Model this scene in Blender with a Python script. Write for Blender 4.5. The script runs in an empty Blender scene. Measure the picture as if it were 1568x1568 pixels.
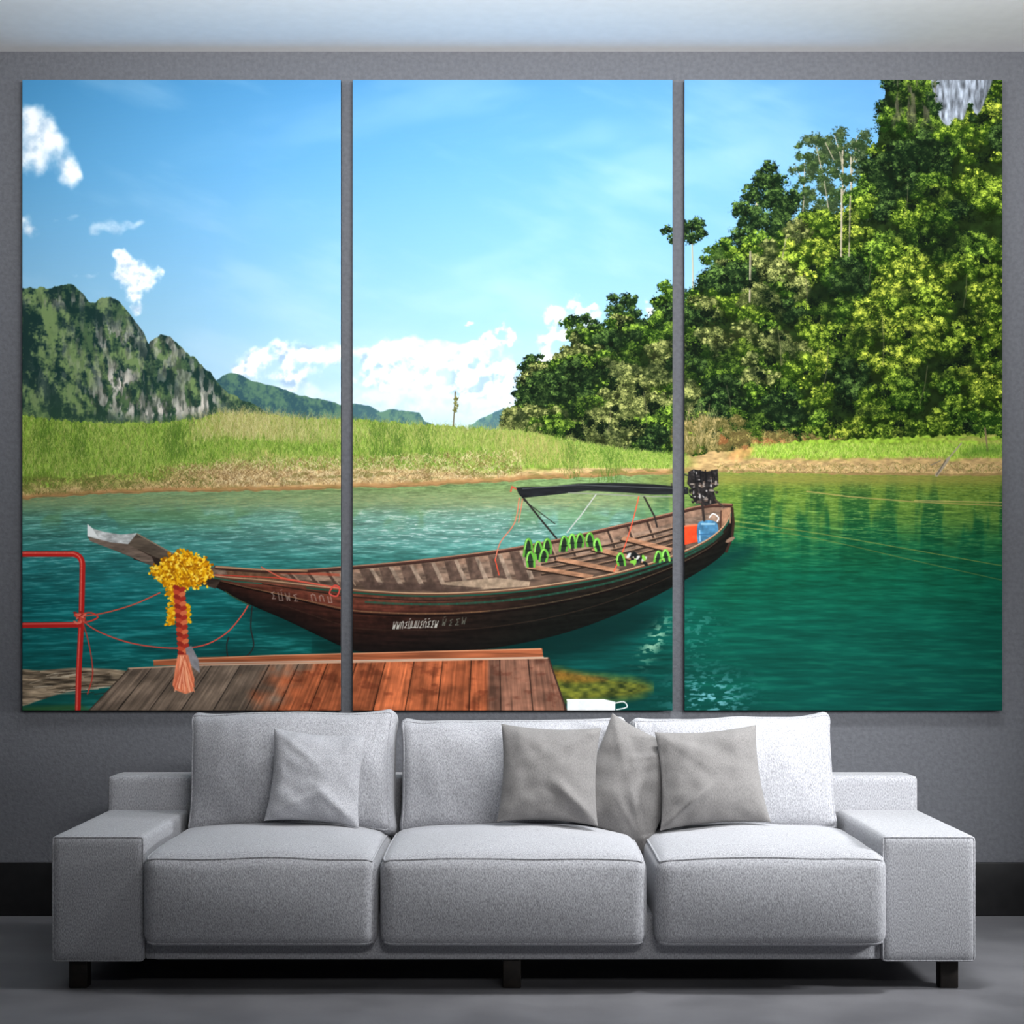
import bpy, bmesh, math, random
import numpy as np
from mathutils import Vector, Matrix, Euler, noise as mnoise
random.seed(5)
F=np.float32
# ============================================================ printed picture
S=1.3; OX,OY=34.0,122.0; PW,PH=1501,966
W=int(PW*S); H=int(PH*S)
X,Y=np.meshgrid((OX+(np.arange(W)+.5)/S).astype(F),(OY+(np.arange(H)+.5)/S).astype(F))
img=np.zeros((H,W,3),F)
rng=np.random.default_rng(11)
def C(*c): return np.array(c,F)
_lat={}
def vn(u,v,seed):
    if seed not in _lat: _lat[seed]=np.random.default_rng(seed).random((256,256)).astype(F)
    r=_lat[seed]
    iu=np.floor(u).astype(np.int32); iv=np.floor(v).astype(np.int32)
    fu=(u-iu).astype(F); fv=(v-iv).astype(F)
    fu=fu*fu*(3-2*fu); fv=fv*fv*(3-2*fv)
    a=iu&255; b=(iu+1)&255; c=iv&255; d=(iv+1)&255
    return (r[c,a]*(1-fu)+r[c,b]*fu)*(1-fv)+(r[d,a]*(1-fu)+r[d,b]*fu)*fv
def fbm(u,v,seed,o=4):
    t=0;amp=.5;tot=0
    for i in range(o):
        t=t+vn(u,v,seed+i)*amp; tot+=amp; amp*=.5; u=u*2.03+7.1; v=v*2.03+3.3
    return t/tot
def ss(a,b,x):
    t=np.clip((x-a)/(b-a),0,1); return t*t*(3-2*t)
def reg(x0,y0,x1,y1):
    a=max(0,int((x0-OX)*S)-1); b=min(W,int((x1-OX)*S)+2); c=max(0,int((y0-OY)*S)-1); d=min(H,int((y1-OY)*S)+2)
    if b<=a or d<=c: return None
    return (slice(c,d),slice(a,b))
def put(sl,a,col):
    a=np.asarray(a,F)[...,None]
    img[sl]=img[sl]*(1-a)+col*a
def cr(pts,n=6,closed=False):
    P=[np.array(p,float) for p in pts]; out=[]; N=len(P)
    for i in range(N if closed else N-1):
        if closed: p0,p1,p2,p3=P[i-1],P[i],P[(i+1)%N],P[(i+2)%N]
        else: p0,p1,p2,p3=P[max(i-1,0)],P[i],P[i+1],P[min(i+2,N-1)]
        for k in range(n):
            t=k/n
            out.append(.5*((2*p1)+(-p0+p2)*t+(2*p0-5*p1+4*p2-p3)*t*t+(-p0+3*p1-3*p2+p3)*t**3))
    if not closed: out.append(P[-1])
    return [tuple(o) for o in out]
def pmask(pts,soft=.6):
    px=[p[0] for p in pts]; py=[p[1] for p in pts]
    sl=reg(min(px)-2,min(py)-2,max(px)+2,max(py)+2)
    if sl is None: return None,None
    x=X[sl];y=Y[sl]; ins=np.zeros(x.shape,bool); D=np.full(x.shape,1e9,F)
    for i in range(len(pts)):
        x1,y1=pts[i-1];x2,y2=pts[i]
        if y1!=y2:
            c=((y1>y)!=(y2>y))&(x<(x2-x1)*(y-y1)/(y2-y1)+x1); ins^=c
        dx,dy=x2-x1,y2-y1; L=dx*dx+dy*dy+1e-9
        t=np.clip(((x-x1)*dx+(y-y1)*dy)/L,0,1)
        D=np.minimum(D,(x-x1-t*dx)**2+(y-y1-t*dy)**2)
    D=np.sqrt(D); sd=np.where(ins,D,-D)
    return sl,np.clip(sd/soft*.5+.5,0,1)
def poly(pts,col,alpha=1,soft=.6,tex=0,tx=6,ty=6,seed=60):
    sl,a=pmask(pts,soft)
    if sl is None: return
    c=np.asarray(col,F)
    if tex:
        n=fbm(X[sl]/tx,Y[sl]/ty,seed,3)[...,None]
        c=np.clip(c*(1+tex*(n-.5)*2),0,255)
    put(sl,a*alpha,c)
def line(pts,w,col,alpha=1,w2=None):
    n=len(pts)-1
    for i in range(n):
        (x1,y1),(x2,y2)=pts[i],pts[i+1]
        ww=w if w2 is None else w+(w2-w)*i/max(1,n-1)
        sl=reg(min(x1,x2)-ww,min(y1,y2)-ww,max(x1,x2)+ww,max(y1,y2)+ww)
        if sl is None: continue
        x=X[sl];y=Y[sl];dx,dy=x2-x1,y2-y1;L=dx*dx+dy*dy+1e-9
        t=np.clip(((x-x1)*dx+(y-y1)*dy)/L,0,1)
        d=np.sqrt((x-x1-t*dx)**2+(y-y1-t*dy)**2)
        put(sl,np.clip((ww/2-d)*S+.5,0,1)*min(1,ww*S)*alpha,np.asarray(col,F))
def dab(cx,cy,rx,ry,ang,col,alpha=1):
    R=max(rx,ry)+1
    sl=reg(cx-R,cy-R,cx+R,cy+R)
    if sl is None: return
    c,s=math.cos(ang),math.sin(ang); x=X[sl]-cx;y=Y[sl]-cy
    d=np.sqrt(((x*c+y*s)/rx)**2+((-x*s+y*c)/ry)**2)
    put(sl,np.clip((1-d)*min(rx,ry)*S+.5,0,1)*alpha,np.asarray(col,F))
def top(pts,x): return np.interp(x,[p[0] for p in pts],[p[1] for p in pts])
def grad(stops,v): # stops (v,(r,g,b))
    k=[s[0] for s in stops]
    return np.stack([np.interp(v,k,[s[1][i] for s in stops]) for i in range(3)],-1).astype(F)
# ---- sky
sl=reg(34,122,1535,720); x=X[sl];y=Y[sl]
gl=grad([(122,(68,134,180)),(250,(86,150,194)),(380,(112,168,206)),(500,(140,188,216)),(600,(172,206,226)),(720,(200,222,236))],y)
gr=grad([(122,(94,150,200)),(250,(108,162,208)),(380,(128,177,216)),(500,(150,190,220)),(620,(178,206,226))],y)
m=np.clip((x-34)/1150,0,1)[...,None]
img[sl]=gl*(1-m)+gr*m
wv=fbm((x+y*.6)/220,(y-x*.35)/60,21,5)
put(sl,ss(.5,.9,wv)*.18,C(205,222,236))
wv=fbm((x-y*.4)/300,(y+x*.2)/90,31,4)
put(sl,ss(.5,.8,wv)*.18*np.clip((x-200)/500,0,1),C(206,224,238))
def cloud(circ,seed,sc=16,amt=1,rough=1.5,shade=C(176,198,220),soft=.55,bias=-.48,lit=C(252,253,254),k=3.0,b0=.74):
    x0=min(c[0]-c[2]*1.9 for c in circ);x1=max(c[0]+c[2]*1.9 for c in circ)
    y0=min(c[1]-c[2]*1.9 for c in circ);y1=max(c[1]+c[2]*1.9 for c in circ)
    sl=reg(x0,y0,x1,y1)
    if sl is None:return
    x=X[sl];y=Y[sl]; f=np.zeros(x.shape,F); dn=np.zeros(x.shape,F); wsum=np.full(x.shape,1e-4,F)
    wx=(fbm(x/sc/1.4,y/sc/1.4,seed+900,3)-.5)*sc*1.1; wy=(fbm(x/sc/1.4+9,y/sc/1.4+4,seed+901,3)-.5)*sc*1.1
    xw=x+wx;yw=y+wy
    for c in circ:
        ry=c[2]*(c[3] if len(c)>3 else 1)
        g=np.exp(-(((xw-c[0])/c[2])**2+((yw-c[1])/ry)**2)*1.3)
        f=1-(1-f)*(1-g*.85); dn+=g*g*(y-c[1])/ry; wsum+=g*g
    n=fbm(x/sc,y/sc,seed,6); n2=fbm(x/sc+.22,y/sc+.4,seed,6)
    q=f*1.25+(n-.5)*rough+bias
    a=ss(0,soft,q)*np.clip(f*5,0,1)*amt
    sh=np.clip(b0-(dn/wsum)*.4+(n-n2)*k,0,1)[...,None]
    put(sl,a,shade*(1-sh)+lit*sh)
cloud([(40,180,28),(60,200,32),(84,226,32),(62,246,34),(102,260,24),(40,225,36),(100,280,17),(116,274,12)],41,26,.93,.9,soft=.8,bias=-.44,shade=C(184,204,222))
cloud([(36,345,22),(50,354,14)],43,18,.85,1.0,soft=.8)
cloud([(150,352,24,.5),(180,346,26,.4),(208,342,20,.4)],44,18,.5,1.6,soft=1.1)
cloud([(180,388,14),(192,400,18),(206,416,21),(226,425,23),(207,447,23),(243,417,12),(210,468,14),(185,418,15)],45,15,.97,1.2,soft=.65,bias=-.46)
cloud([(135,420,30,.2),(110,335,25,.3)],46,14,.2,1.5)
# horizon bank
BS=C(158,184,210)
cloud([(620,620,320,.18),(480,618,190,.22),(720,612,150,.26)],47,60,.8,.6,shade=C(192,212,228),soft=.9,lit=C(222,234,243),bias=-.5)
cloud([(600,530,120,.12),(700,526,80,.12),(640,540,120,.15)],49,26,.8,1.0,shade=C(184,206,226),lit=C(232,240,247),bias=-.48)
cloud([(372,566,22),(400,547,25),(435,533,25),(470,544,26),(508,547,24),(440,578,56,.45)],48,20,1,1.0,shade=BS,bias=-.48,k=4)
cloud([(560,548,28),(596,545,24),(640,556,31),(680,552,26),(570,583,50,.5),(640,590,58,.45)],52,22,1,1.1,shade=BS,bias=-.47,k=4.2)
cloud([(704,562,38),(748,560,36),(785,566,26),(730,592,58,.5),(788,592,28)],53,22,1,1.1,shade=BS,bias=-.47,k=4.2)
cloud([(420,600,90,.2),(600,612,120,.18),(740,612,80,.2)],54,30,.7,1.0,shade=C(170,194,216),lit=C(214,228,240),bias=-.42,k=3)
cloud([(745,520,15),(770,500,17),(787,515,13),(765,526,24,.4),(722,494,13,.3)],50,13,.97,1.2,shade=BS,bias=-.5)
cloud([(850,482,18),(876,468,19),(904,478,15),(832,520,18),(862,505,28),(840,550,22),(905,520,34),(990,464,14),(1000,482,17)],51,17,1.0,1.0,shade=BS,bias=-.47,k=3.8)
# ---- mountains
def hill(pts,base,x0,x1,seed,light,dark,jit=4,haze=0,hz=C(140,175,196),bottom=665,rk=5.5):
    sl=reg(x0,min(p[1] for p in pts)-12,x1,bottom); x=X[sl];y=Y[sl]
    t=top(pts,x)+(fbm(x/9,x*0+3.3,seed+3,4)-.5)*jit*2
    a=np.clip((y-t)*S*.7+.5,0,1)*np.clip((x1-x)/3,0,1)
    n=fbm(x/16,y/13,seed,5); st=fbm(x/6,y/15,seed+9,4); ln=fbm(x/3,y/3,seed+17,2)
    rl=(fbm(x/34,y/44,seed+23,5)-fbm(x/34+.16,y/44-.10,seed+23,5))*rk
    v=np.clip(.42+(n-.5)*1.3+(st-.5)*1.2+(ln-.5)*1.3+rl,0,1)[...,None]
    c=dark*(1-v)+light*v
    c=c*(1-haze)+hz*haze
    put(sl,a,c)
    return sl,a
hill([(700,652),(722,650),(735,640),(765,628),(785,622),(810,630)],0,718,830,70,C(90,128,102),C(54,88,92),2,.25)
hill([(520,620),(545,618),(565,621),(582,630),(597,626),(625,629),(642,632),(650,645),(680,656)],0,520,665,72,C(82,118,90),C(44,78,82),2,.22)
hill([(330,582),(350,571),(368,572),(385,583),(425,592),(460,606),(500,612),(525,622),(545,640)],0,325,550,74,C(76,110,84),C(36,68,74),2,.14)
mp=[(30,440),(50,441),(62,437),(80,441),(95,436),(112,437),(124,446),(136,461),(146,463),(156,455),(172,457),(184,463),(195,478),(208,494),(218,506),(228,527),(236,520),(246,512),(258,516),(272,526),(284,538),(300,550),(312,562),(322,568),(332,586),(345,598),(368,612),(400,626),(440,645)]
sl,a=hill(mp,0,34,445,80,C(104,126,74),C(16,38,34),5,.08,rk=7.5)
x=X[sl];y=Y[sl]
put(sl,a*ss(.5,.62,fbm(x/26,y/40,88,4))*.42,C(20,46,42))
put(sl,a*np.clip((y-570)/80,0,1)*.20,C(98,130,70))
rn=fbm(x/7,y/18,90,5); rock=ss(.46,.58,rn)
def gz(cx,cy,wx,wy,k): return np.exp(-(((x-cx)/wx)**2+((y-cy)/wy)**2))*k
wt=gz(182,578,30,34,1.4)+gz(235,622,60,20,1.4)+gz(308,608,28,26,1.3)+gz(180,512,48,22,1.0)+gz(95,460,60,12,.8)+gz(150,612,24,16,1.1)+gz(270,560,44,34,.8)+gz(110,550,34,44,.4)+gz(255,528,24,14,.9)+gz(60,590,20,34,.25)
rc=C(138,138,130)*(.45+1.1*fbm(x/4,y/11,95,3)[...,None])
put(sl,a*np.clip(rock*wt,0,1)*.8,rc)
put(sl,a*np.clip(ss(.55,.64,rn)*(gz(182,585,24,22,1.1)+gz(240,628,54,12,1)+gz(310,616,20,14,.9)+gz(160,530,20,8,.5)),0,1)*.85,C(214,206,196))
put(sl,a*ss(.56,.64,fbm(x/5,y/20,99,4))*np.clip(wt,0,1)*.5,C(40,52,46))
# ---- water
ws=reg(34,690,1535,1088); x=X[ws];y=Y[ws]
L_=grad([(700,(120,150,100)),(765,(90,130,100)),(800,(72,128,116)),(860,(38,112,112)),(930,(18,98,100)),(1010,(14,86,86)),(1088,(16,74,68))],y)
M_=grad([(700,(120,150,100)),(750,(104,130,82)),(785,(94,136,118)),(830,(76,128,120)),(880,(34,104,98)),(940,(8,70,66)),(1010,(6,58,53)),(1088,(4,50,46))],y)
R_=grad([(700,(130,140,70)),(735,(104,118,46)),(770,(54,96,42)),(820,(20,84,52)),(880,(8,78,56)),(960,(6,72,58)),(1088,(6,66,58))],y)
wl=np.clip(1-(x-150)/450,0,1); wl=wl*wl*(3-2*wl); wr=ss(930,1130,x); wm=(1-wl)*(1-wr); wl=wl*(1-wr)
base=L_*wl[...,None]+M_*wm[...,None]+R_*wr[...,None]
dep=np.maximum(y-690,14); u=(x-780)/dep; v=np.log(dep)
r1=fbm(u*5+40,v*55,101,3); r2=fbm(u*12+90,v*130,111,3); r3=fbm(u*3+10,v*18,121,2)
rip=(r1-.5)*1.0+(r2-.5)*.8+(r3-.5)*.6
base=base*(1+rip[...,None]*(.50-.18*wr[...,None]))
img[ws]=np.clip(base,0,255)
gl_=ss(.54,.72,r2*.65+r1*.35)
ctr=np.exp(-(((x-660)/280)**2+((y-805)/36)**2))
put(ws,np.clip(gl_*ctr*1.0+ctr*.10,0,.8),C(190,204,202))
put(ws,gl_*np.exp(-(((x-150)/260)**2+((y-830)/70)**2))*.5,C(146,186,184))
put(ws,gl_*np.clip((930-x)/300,0,1)*np.clip((y-860)/60,0,1)*.34,C(64,148,148))
vr=fbm(x/22,y/110,127,4)
put(ws,wr*ss(.46,.62,vr)*np.exp(-((y-778)/46)**2)*.5,C(126,144,50))
put(ws,wr*ss(.46,.62,1-vr)*np.exp(-((y-800)/80)**2)*.35,C(8,56,30))
put(ws,gl_*wr*np.exp(-((y-775)/60)**2)*.6,C(160,174,80))
put(ws,ss(.52,.66,1-r1*.5-r2*.5)*wr*np.exp(-((y-800)/90)**2)*.4,C(8,52,28))
put(ws,gl_*wr*.16,C(36,112,82))
put(ws,np.clip(wl+wm,0,1)*np.exp(-((y-766)/16)**2)*(.40+.35*gl_),C(140,140,90))
put(ws,np.clip(wl+wm,0,1)*ss(.48,.6,fbm(x/40,y/40,129,3))*np.exp(-((y-790)/16)**2)*.35,C(92,124,64))
put(ws,wr*np.exp(-((y-733)/9)**2)*.6,C(134,128,64))
# ---- leaf mosaic used for foliage
LS=700
SPt=rng.random((LS,LS)).astype(F)*.4+.3
def spdab(cx,cy,rx,ry,ang,v):
    R=int(max(rx,ry))+1
    x0=int(cx)-R;y0=int(cy)-R
    if x0<0 or y0<0 or x0+2*R+1>LS or y0+2*R+1>LS: return
    yy,xx=np.mgrid[y0:y0+2*R+1,x0:x0+2*R+1]; xx=xx-cx;yy=yy-cy
    c,s=math.cos(ang),math.sin(ang)
    m=(((xx*c+yy*s)/rx)**2+((-xx*s+yy*c)/ry)**2)<1
    SPt[y0:y0+2*R+1,x0:x0+2*R+1][m]=v
for k in range(60000):
    spdab(random.uniform(0,LS),random.uniform(0,LS),random.uniform(1.2,3.2),random.uniform(.8,1.5),random.uniform(-1.3,1.3),random.random())
gy,gx=np.mgrid[0:LS,0:LS].astype(F)
SPt=np.clip((SPt-.5)*.95+.5+(fbm(gx/9,gy/8,230,3)-.5)*1.1,0,1)
def clump(cx,cy,r,light,dark,bias=0,dens=1.05):
    sl=reg(cx-r*1.4,cy-r*1.4,cx+r*1.4,cy+r*1.4)
    if sl is None:return
    x=(X[sl]-cx)/r;y=(Y[sl]-cy)/r
    h,w=x.shape; oy=random.randrange(0,LS-h);ox=random.randrange(0,LS-w)
    n=SPt[oy:oy+h,ox:ox+w]
    d=np.sqrt(x*x+(y*1.15)**2)
    a=np.clip((1.1-d-dens*(n-.4))*5,0,1)
    s=np.clip(.48+bias-.32*y-.12*x+1.3*(n-.5),0,1)[...,None]
    s=s*s*(1.6-.6*s)
    put(sl,a,dark*(1-s)+light*s)
PAL=[(C(216,226,84),C(42,68,16)),(C(156,188,66),C(24,50,14)),(C(190,194,114),C(56,68,32)),(C(112,144,66),C(14,32,16)),(C(186,210,72),C(34,60,14))]
def crown(cx,cy,r,p,bias=0,n=26,flat=.8):
    light,dark=PAL[p]; L=[]
    clump(cx,cy+r*.1,r*1.0,dark*1.2,dark*.5,-.1)
    sx=random.uniform(.85,1.3)
    for k in range(n):
        a=random.uniform(0,6.283);q=math.sqrt(random.random())
        L.append((cx+math.cos(a)*q*r*sx,cy+math.sin(a)*q*r*flat))
    L.sort(key=lambda p:p[1])
    j=random.uniform(.84,1.1)
    for (a,b) in L:
        up=(cy-b)/r
        clump(a,b,random.uniform(.14,.36)*r,light*j,dark*.9,bias+up*.30+random.uniform(-.16,.14))
# ---- forest
ft=[(772,652),(782,640),(790,622),(800,600),(806,575),(815,560),(832,560),(850,552),(868,535),(880,510),(895,500),(920,503),(935,485),(955,480),(972,492),(1000,505),(1008,480),(1022,462),(1048,465),(1075,440),(1085,415),(1105,400),(1125,385),(1150,375),(1175,365),(1205,370),(1225,330),(1250,320),(1285,330),(1320,300),(1335,250),(1345,205),(1352,160),(1358,118),(1540,118)]
fb=[(772,655),(850,668),(950,684),(1030,694),(1130,694),(1200,682),(1300,676),(1400,672),(1540,668)]
fsl=reg(770,118,1535,715);x=X[fsl];y=Y[fsl]
t=top(ft,x)+6+(fbm(x/7,x*0+1,131,3)-.5)*14;b=top(fb,x)+8
fmask=np.clip((y-t)*S+.5,0,1)*np.clip((b-y)*S+.5,0,1)
put(fsl,fmask,C(28,44,18)*(0.5+.9*fbm(x/10,y/10,135,3)[...,None]))
def trunk(pts,w,col): line(pts,w,col); line([(p[0]-w*.25,p[1]) for p in pts],w*.4,np.asarray(col)*1.2+15)
random.seed(12)
def tree(cx,ty,crowns,tr,w=3,col=C(150,140,120)):
    trunk(tr,w,col)
    for (a,b,r,p) in crowns: crown(a,b,r,p,0,n=int(16+r*.6))
TL,TD=C(104,122,74),C(38,54,34)
for k in range(46):
    a=random.uniform(1213,1332);b=random.uniform(215,335); clump(a,b,random.uniform(6,13),TL,TD,0,1.25)
for k in range(34):
    a=random.uniform(1236,1328);b=random.uniform(204,250); clump(a,b,random.uniform(5,11),TL,TD,0,1.2)
for p0,p1 in [((1288,395),(1290,225)),((1300,400),(1303,240)),((1270,330),(1250,225)),((1225,370),(1232,250)),((1290,300),(1318,222)),((1290,280),(1262,215)),((1290,260),(1278,208)),((1303,260),(1312,208)),((1232,290),(1218,255))]:
    trunk([p0,((p0[0]+p1[0])/2+2,(p0[1]+p1[1])/2),p1],3 if abs(p0[0]-p1[0])<5 else 1.3,C(150,142,122))
for k in range(66):
    a=random.uniform(1218,1335);b=random.uniform(210,310); clump(a,b,random.uniform(4,8),C(96,120,62),C(32,50,28),0,1.1)
tree(1175,250,[(1178,256,12,3),(1166,275,15,3),(1188,278,16,3),(1150,295,16,3),(1178,302,22,3),(1136,320,15,3),(1205,315,17,3),(1155,335,22,3),(1190,345,24,3),(1135,362,18,3),(1215,300,12,3),(1160,372,22,1),(1205,365,18,1)],[(1148,470),(1150,400),(1160,300)],4,C(170,155,130))
tree(1060,330,[(1050,346,11,3),(1066,343,12,3),(1042,360,9,3),(1058,364,11,3),(1073,358,9,3),(1022,352,8,3),(1030,366,8,3)],[(1061,470),(1061,420),(1059,352)],2.4,C(150,150,130))
tree(955,450,[(938,456,8,3),(960,460,13,3),(943,474,13,3),(968,480,13,3),(950,494,17,1),(975,498,11,3)],[(952,560),(952,470)],3,C(120,110,90))
tree(885,490,[(880,490,11,3),(866,494,8,1),(898,488,9,3),(886,510,16,1),(912,500,11,3)],[(890,600),(884,500)],2.4)
tree(815,545,[(812,552,10,3),(802,562,9,3),(822,560,10,1),(826,545,6,3)],[(818,640),(812,560)],2.2)
for (a,b,r) in [(1095,385,12),(1110,378,14),(1082,398,9),(1125,390,16),(1020,440,12),(1010,462,12),(1035,452,16),(1090,440,20),(1070,455,18)]: crown(a,b,r,1)
for q in range(8):
    a=random.uniform(1078,1110); clump(a,random.uniform(375,400),6,C(120,150,60),C(40,62,26),0,1.3)
L=[]
tries=0
while len(L)<560 and tries<9000:
    tries+=1
    cx=random.uniform(785,1560); tt=float(top(ft,cx)); bb=float(top(fb,min(cx,1540)))
    r=random.uniform(10,30)*(1 if cx>1000 else .75)
    if bb-tt<r: r=(bb-tt)*.6
    cy=random.uniform(tt+r*.75,bb-r*.45) if bb-r*.45>tt+r*.75 else (tt+bb)/2
    L.append((cx,cy,r))
for q in np.arange(792,1545,11):
    tt=float(top(ft,q)); r=random.uniform(8,18); L.append((q,tt+r*.8+random.uniform(-5,5),r))
for q in np.arange(800,1545,14):
    bb=float(top(fb,q)); r=random.uniform(10,20); L.append((q,bb-r*.6,r))
L.sort(key=lambda c:c[1]+c[2]*.5)
for (cx,cy,r) in L:
    g=float(vn(np.array([cx/50.]),np.array([cy/36.]),150)[0])+random.uniform(-.14,.14)
    if cx>1330 and cy<230 and cx<1450: p=3 if g<.6 else 1
    elif cx>1230: p=3 if g<.24 else (1 if g<.40 else (4 if g<.64 else 0))
    elif cx<1010: p=3 if g<.24 else (1 if g<.5 else 2)
    else: p=3 if g<.28 else (1 if g<.50 else (2 if g<.72 else 4))
    crown(cx,cy,r,p,random.uniform(-.12,.14)-(.08 if g<.26 else 0),n=24)
for (a,b,c,d,w,al) in [(1148,462,1149,385,3,.7),(1198,395,1204,362,2,.5),(1288,392,1289,290,3,.85),(1300,392,1302,300,2.2,.7)]: 
    line([(a,b),(c,d)],w,C(160,148,126),al); line([(a-w*.3,b),(c-w*.3,d)],w*.4,C(200,190,170),al)
random.seed(77)
x=X[fsl];y=Y[fsl]
lm=fbm(x/42,y/30,240,4)
put(fsl,fmask*ss(.46,.34,lm)*.38,C(14,28,14))
put(fsl,fmask*ss(.52,.62,fbm(x/12,y/9,246,3))*ss(.55,.4,lm)*.35,C(10,20,12))
for k in range(90):
    cx=random.uniform(860,1530);tt=float(top(ft,cx))+30;bb=float(top(fb,cx))-8
    if bb<tt: continue
    clump(cx,random.uniform(tt,bb),random.uniform(4,11),C(40,60,26),C(8,18,10),-.1,1.3)
for (a,b,c,d) in [(1196,560,1190,500),(1260,600,1268,530),(1352,560,1350,480),(1408,620,1420,560),(1120,640,1112,590),(990,650,985,600),(930,660,935,620),(1475,470,1480,420),(1235,470,1232,420),(1385,330,1390,280),(1330,430,1334,380)]:
    line([(a,b),((a+c)/2+2,(b+d)/2),(c,d)],1.2,C(150,138,108),.4)
# cliff rock
sl,a=pmask(cr([(1432,108),(1432,158),(1440,182),(1452,194),(1462,180),(1474,184),(1484,160),(1496,176),(1510,148),(1516,108)],3,True),1.2)
xx=X[sl];yy=Y[sl];put(sl,a,np.clip(C(160,170,184)*(.25+1.2*fbm(xx/4,yy/16,160,5)[...,None]),0,240))
for k in range(18): clump(random.choice([1426,1434,1514,1520,1490])+random.uniform(-6,6),random.uniform(118,205),random.uniform(4,8),*PAL[3],0,1.2)
for k in range(12): clump(random.uniform(1435,1508),random.uniform(192,210),random.uniform(6,11),*PAL[4])
sl=reg(1355,122,1432,205);xx=X[sl];yy=Y[sl];put(sl,ss(.44,.6,fbm(xx/6,yy/22,166,3))*.65*np.clip((205-yy)/30,0,1)*ss(1358,1372,xx),C(92,88,74)*(.5+fbm(xx/4,yy/12,168,3)[...,None]))
# dry bush base
for k in range(60): clump(random.uniform(1035,1135)+0,random.uniform(640,692),random.uniform(5,11),C(180,160,104),C(78,76,38),0,1.1)
for k in range(110):
    a=random.uniform(1045,1100);b=random.uniform(640,690);line([(a,b),(a+random.uniform(-10,10),b-random.uniform(12,28))],.8,C(186,168,120),.4)
for k in range(60): clump(random.uniform(1100,1300),random.uniform(664,690),random.uniform(4,9),C(164,152,88),C(84,74,40),0,1.2)
for k in range(14): clump(random.uniform(1090,1240),random.uniform(674,692),random.uniform(5,9),C(200,156,100),C(120,80,46),0,1.0)
# ---- near bank
gt=[(30,632),(60,640),(120,646),(220,648),(300,642),(340,632),(400,634),(460,640),(540,642),(650,650),(720,655),(790,658),(850,669),(950,687),(1030,696),(1090,700),(1140,706),(1540,712)]
gb=[(30,764),(100,760),(180,755),(300,752),(420,751),(520,748),(640,744),(760,738),(850,733),(960,728),(1050,724),(1120,722),(1200,724),(1400,727),(1540,728)]
sl=reg(34,620,1535,770);x=X[sl];y=Y[sl]
t=top(gt,x)+(fbm(x/5,x*0+5,171,3)-.5)*9; b=top(gb,x)+(fbm(x/14,x*0+2,172,3)-.5)*5
m=np.clip((y-t)*S*.6+.5,0,1)*np.clip((b-y)*S+.5,0,1)
h=(y-t)/(b-t+1e-3)
n=fbm(x/3,y/7,175,3);nb=fbm(x/55,y/22,176,3)
green=C(98,132,42)*(1-nb[...,None])+C(148,172,80)*nb[...,None]
sand=C(198,170,120)*(.66+.55*fbm(x/9,y/3,178,4)[...,None])
sm=ss(-.10,.10,h-.78+(nb-.5)*.35+.16*np.exp(-((x-430)/150)**2)*1.6-.07*(1-ss(240,360,x))+ss(700,1000,x)*.1)
c=green*(.52+.90*n[...,None])*(1-sm[...,None])+sand*sm[...,None]
put(sl,m,c)
put(sl,m*np.exp(-((b-4-y)/3.5)**2)*.6,C(150,104,62))
put(sl,m*np.clip(1-np.abs(b-1-y)/2,0,1)*.6,C(96,70,40))
put(sl,m*ss(.52,.62,fbm(x/22,y/5,179,4))*np.exp(-((h-.82)/.14)**2)*.6,C(84,92,40))
def blades(N,xr,yf,lf,cols,al=.75,lean=.35,gauss=None):
    xs=rng.uniform(xr[0],xr[1],N) if gauss is None else np.clip(rng.normal(gauss[0],gauss[1],N),36,1534)
    t0,b0=yf(xs);ys=t0+(b0-t0)*rng.random(N)
    ln=lf[0]+(lf[1]-lf[0])*rng.random(N);dx=rng.normal(0,lean,N)
    col=np.array(cols,F)[rng.integers(0,len(cols),N)]*(rng.uniform(.8,1.15,N)[:,None])
    o=np.argsort(ys);xs,ys,ln,dx,col=xs[o],ys[o],ln[o],dx[o],col[o]
    for q in np.linspace(0,1,14):
        px=((xs+dx*ln*q*q-OX)*S).astype(int);py=((ys-ln*q-OY)*S).astype(int)
        k=(px>=0)&(px<W)&(py>=0)&(py<H)
        img[py[k],px[k]]=img[py[k],px[k]]*(1-al)+col[k]*al
blades(30000,(34,1050),lambda q:(top(gt,q)+6,top(gt,q)+(top(gb,q)-top(gt,q))*.74),(5,12),[(140,168,72),(90,124,38),(166,182,100),(72,104,34),(122,154,54),(158,160,92)],.5)
blades(2000,None,lambda q:(top(gt,q)+4,top(gt,q)+40),(8,20),[(186,174,122),(160,152,94),(196,186,140),(130,130,66)],.5,.35,(375,42))
blades(900,None,lambda q:(top(gt,q)+4,top(gt,q)+40),(8,20),[(180,174,122),(140,140,76)],.5,.35,(470,45))
blades(1200,None,lambda q:(top(gt,q)+4,top(gt,q)+35),(6,16),[(170,170,106),(144,156,78)],.5,.35,(700,90))
for q in range(9):
    c0=random.uniform(60,300) if q<4 else random.uniform(550,1000)
    blades(160,None,lambda z:(top(gt,z)+8,top(gt,z)+60),(6,12),[(62,92,32),(80,110,40)],.5,.35,(c0,9))
blades(2600,(330,800),lambda q:(top(gb,q)-45,top(gb,q)-6),(3,9),[(214,194,150),(142,118,76),(104,80,48),(226,210,170)],.5,1.5)
blades(1200,None,lambda q:(top(gb,q)-38,top(gb,q)-6),(3,9),[(214,194,150),(142,118,76),(104,80,48)],.5,1.5,(330,50))
blades(900,(34,330),lambda q:(top(gb,q)-26,top(gb,q)-4),(3,8),[(182,158,106),(112,104,58),(84,98,40)],.6,1.2)
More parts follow.
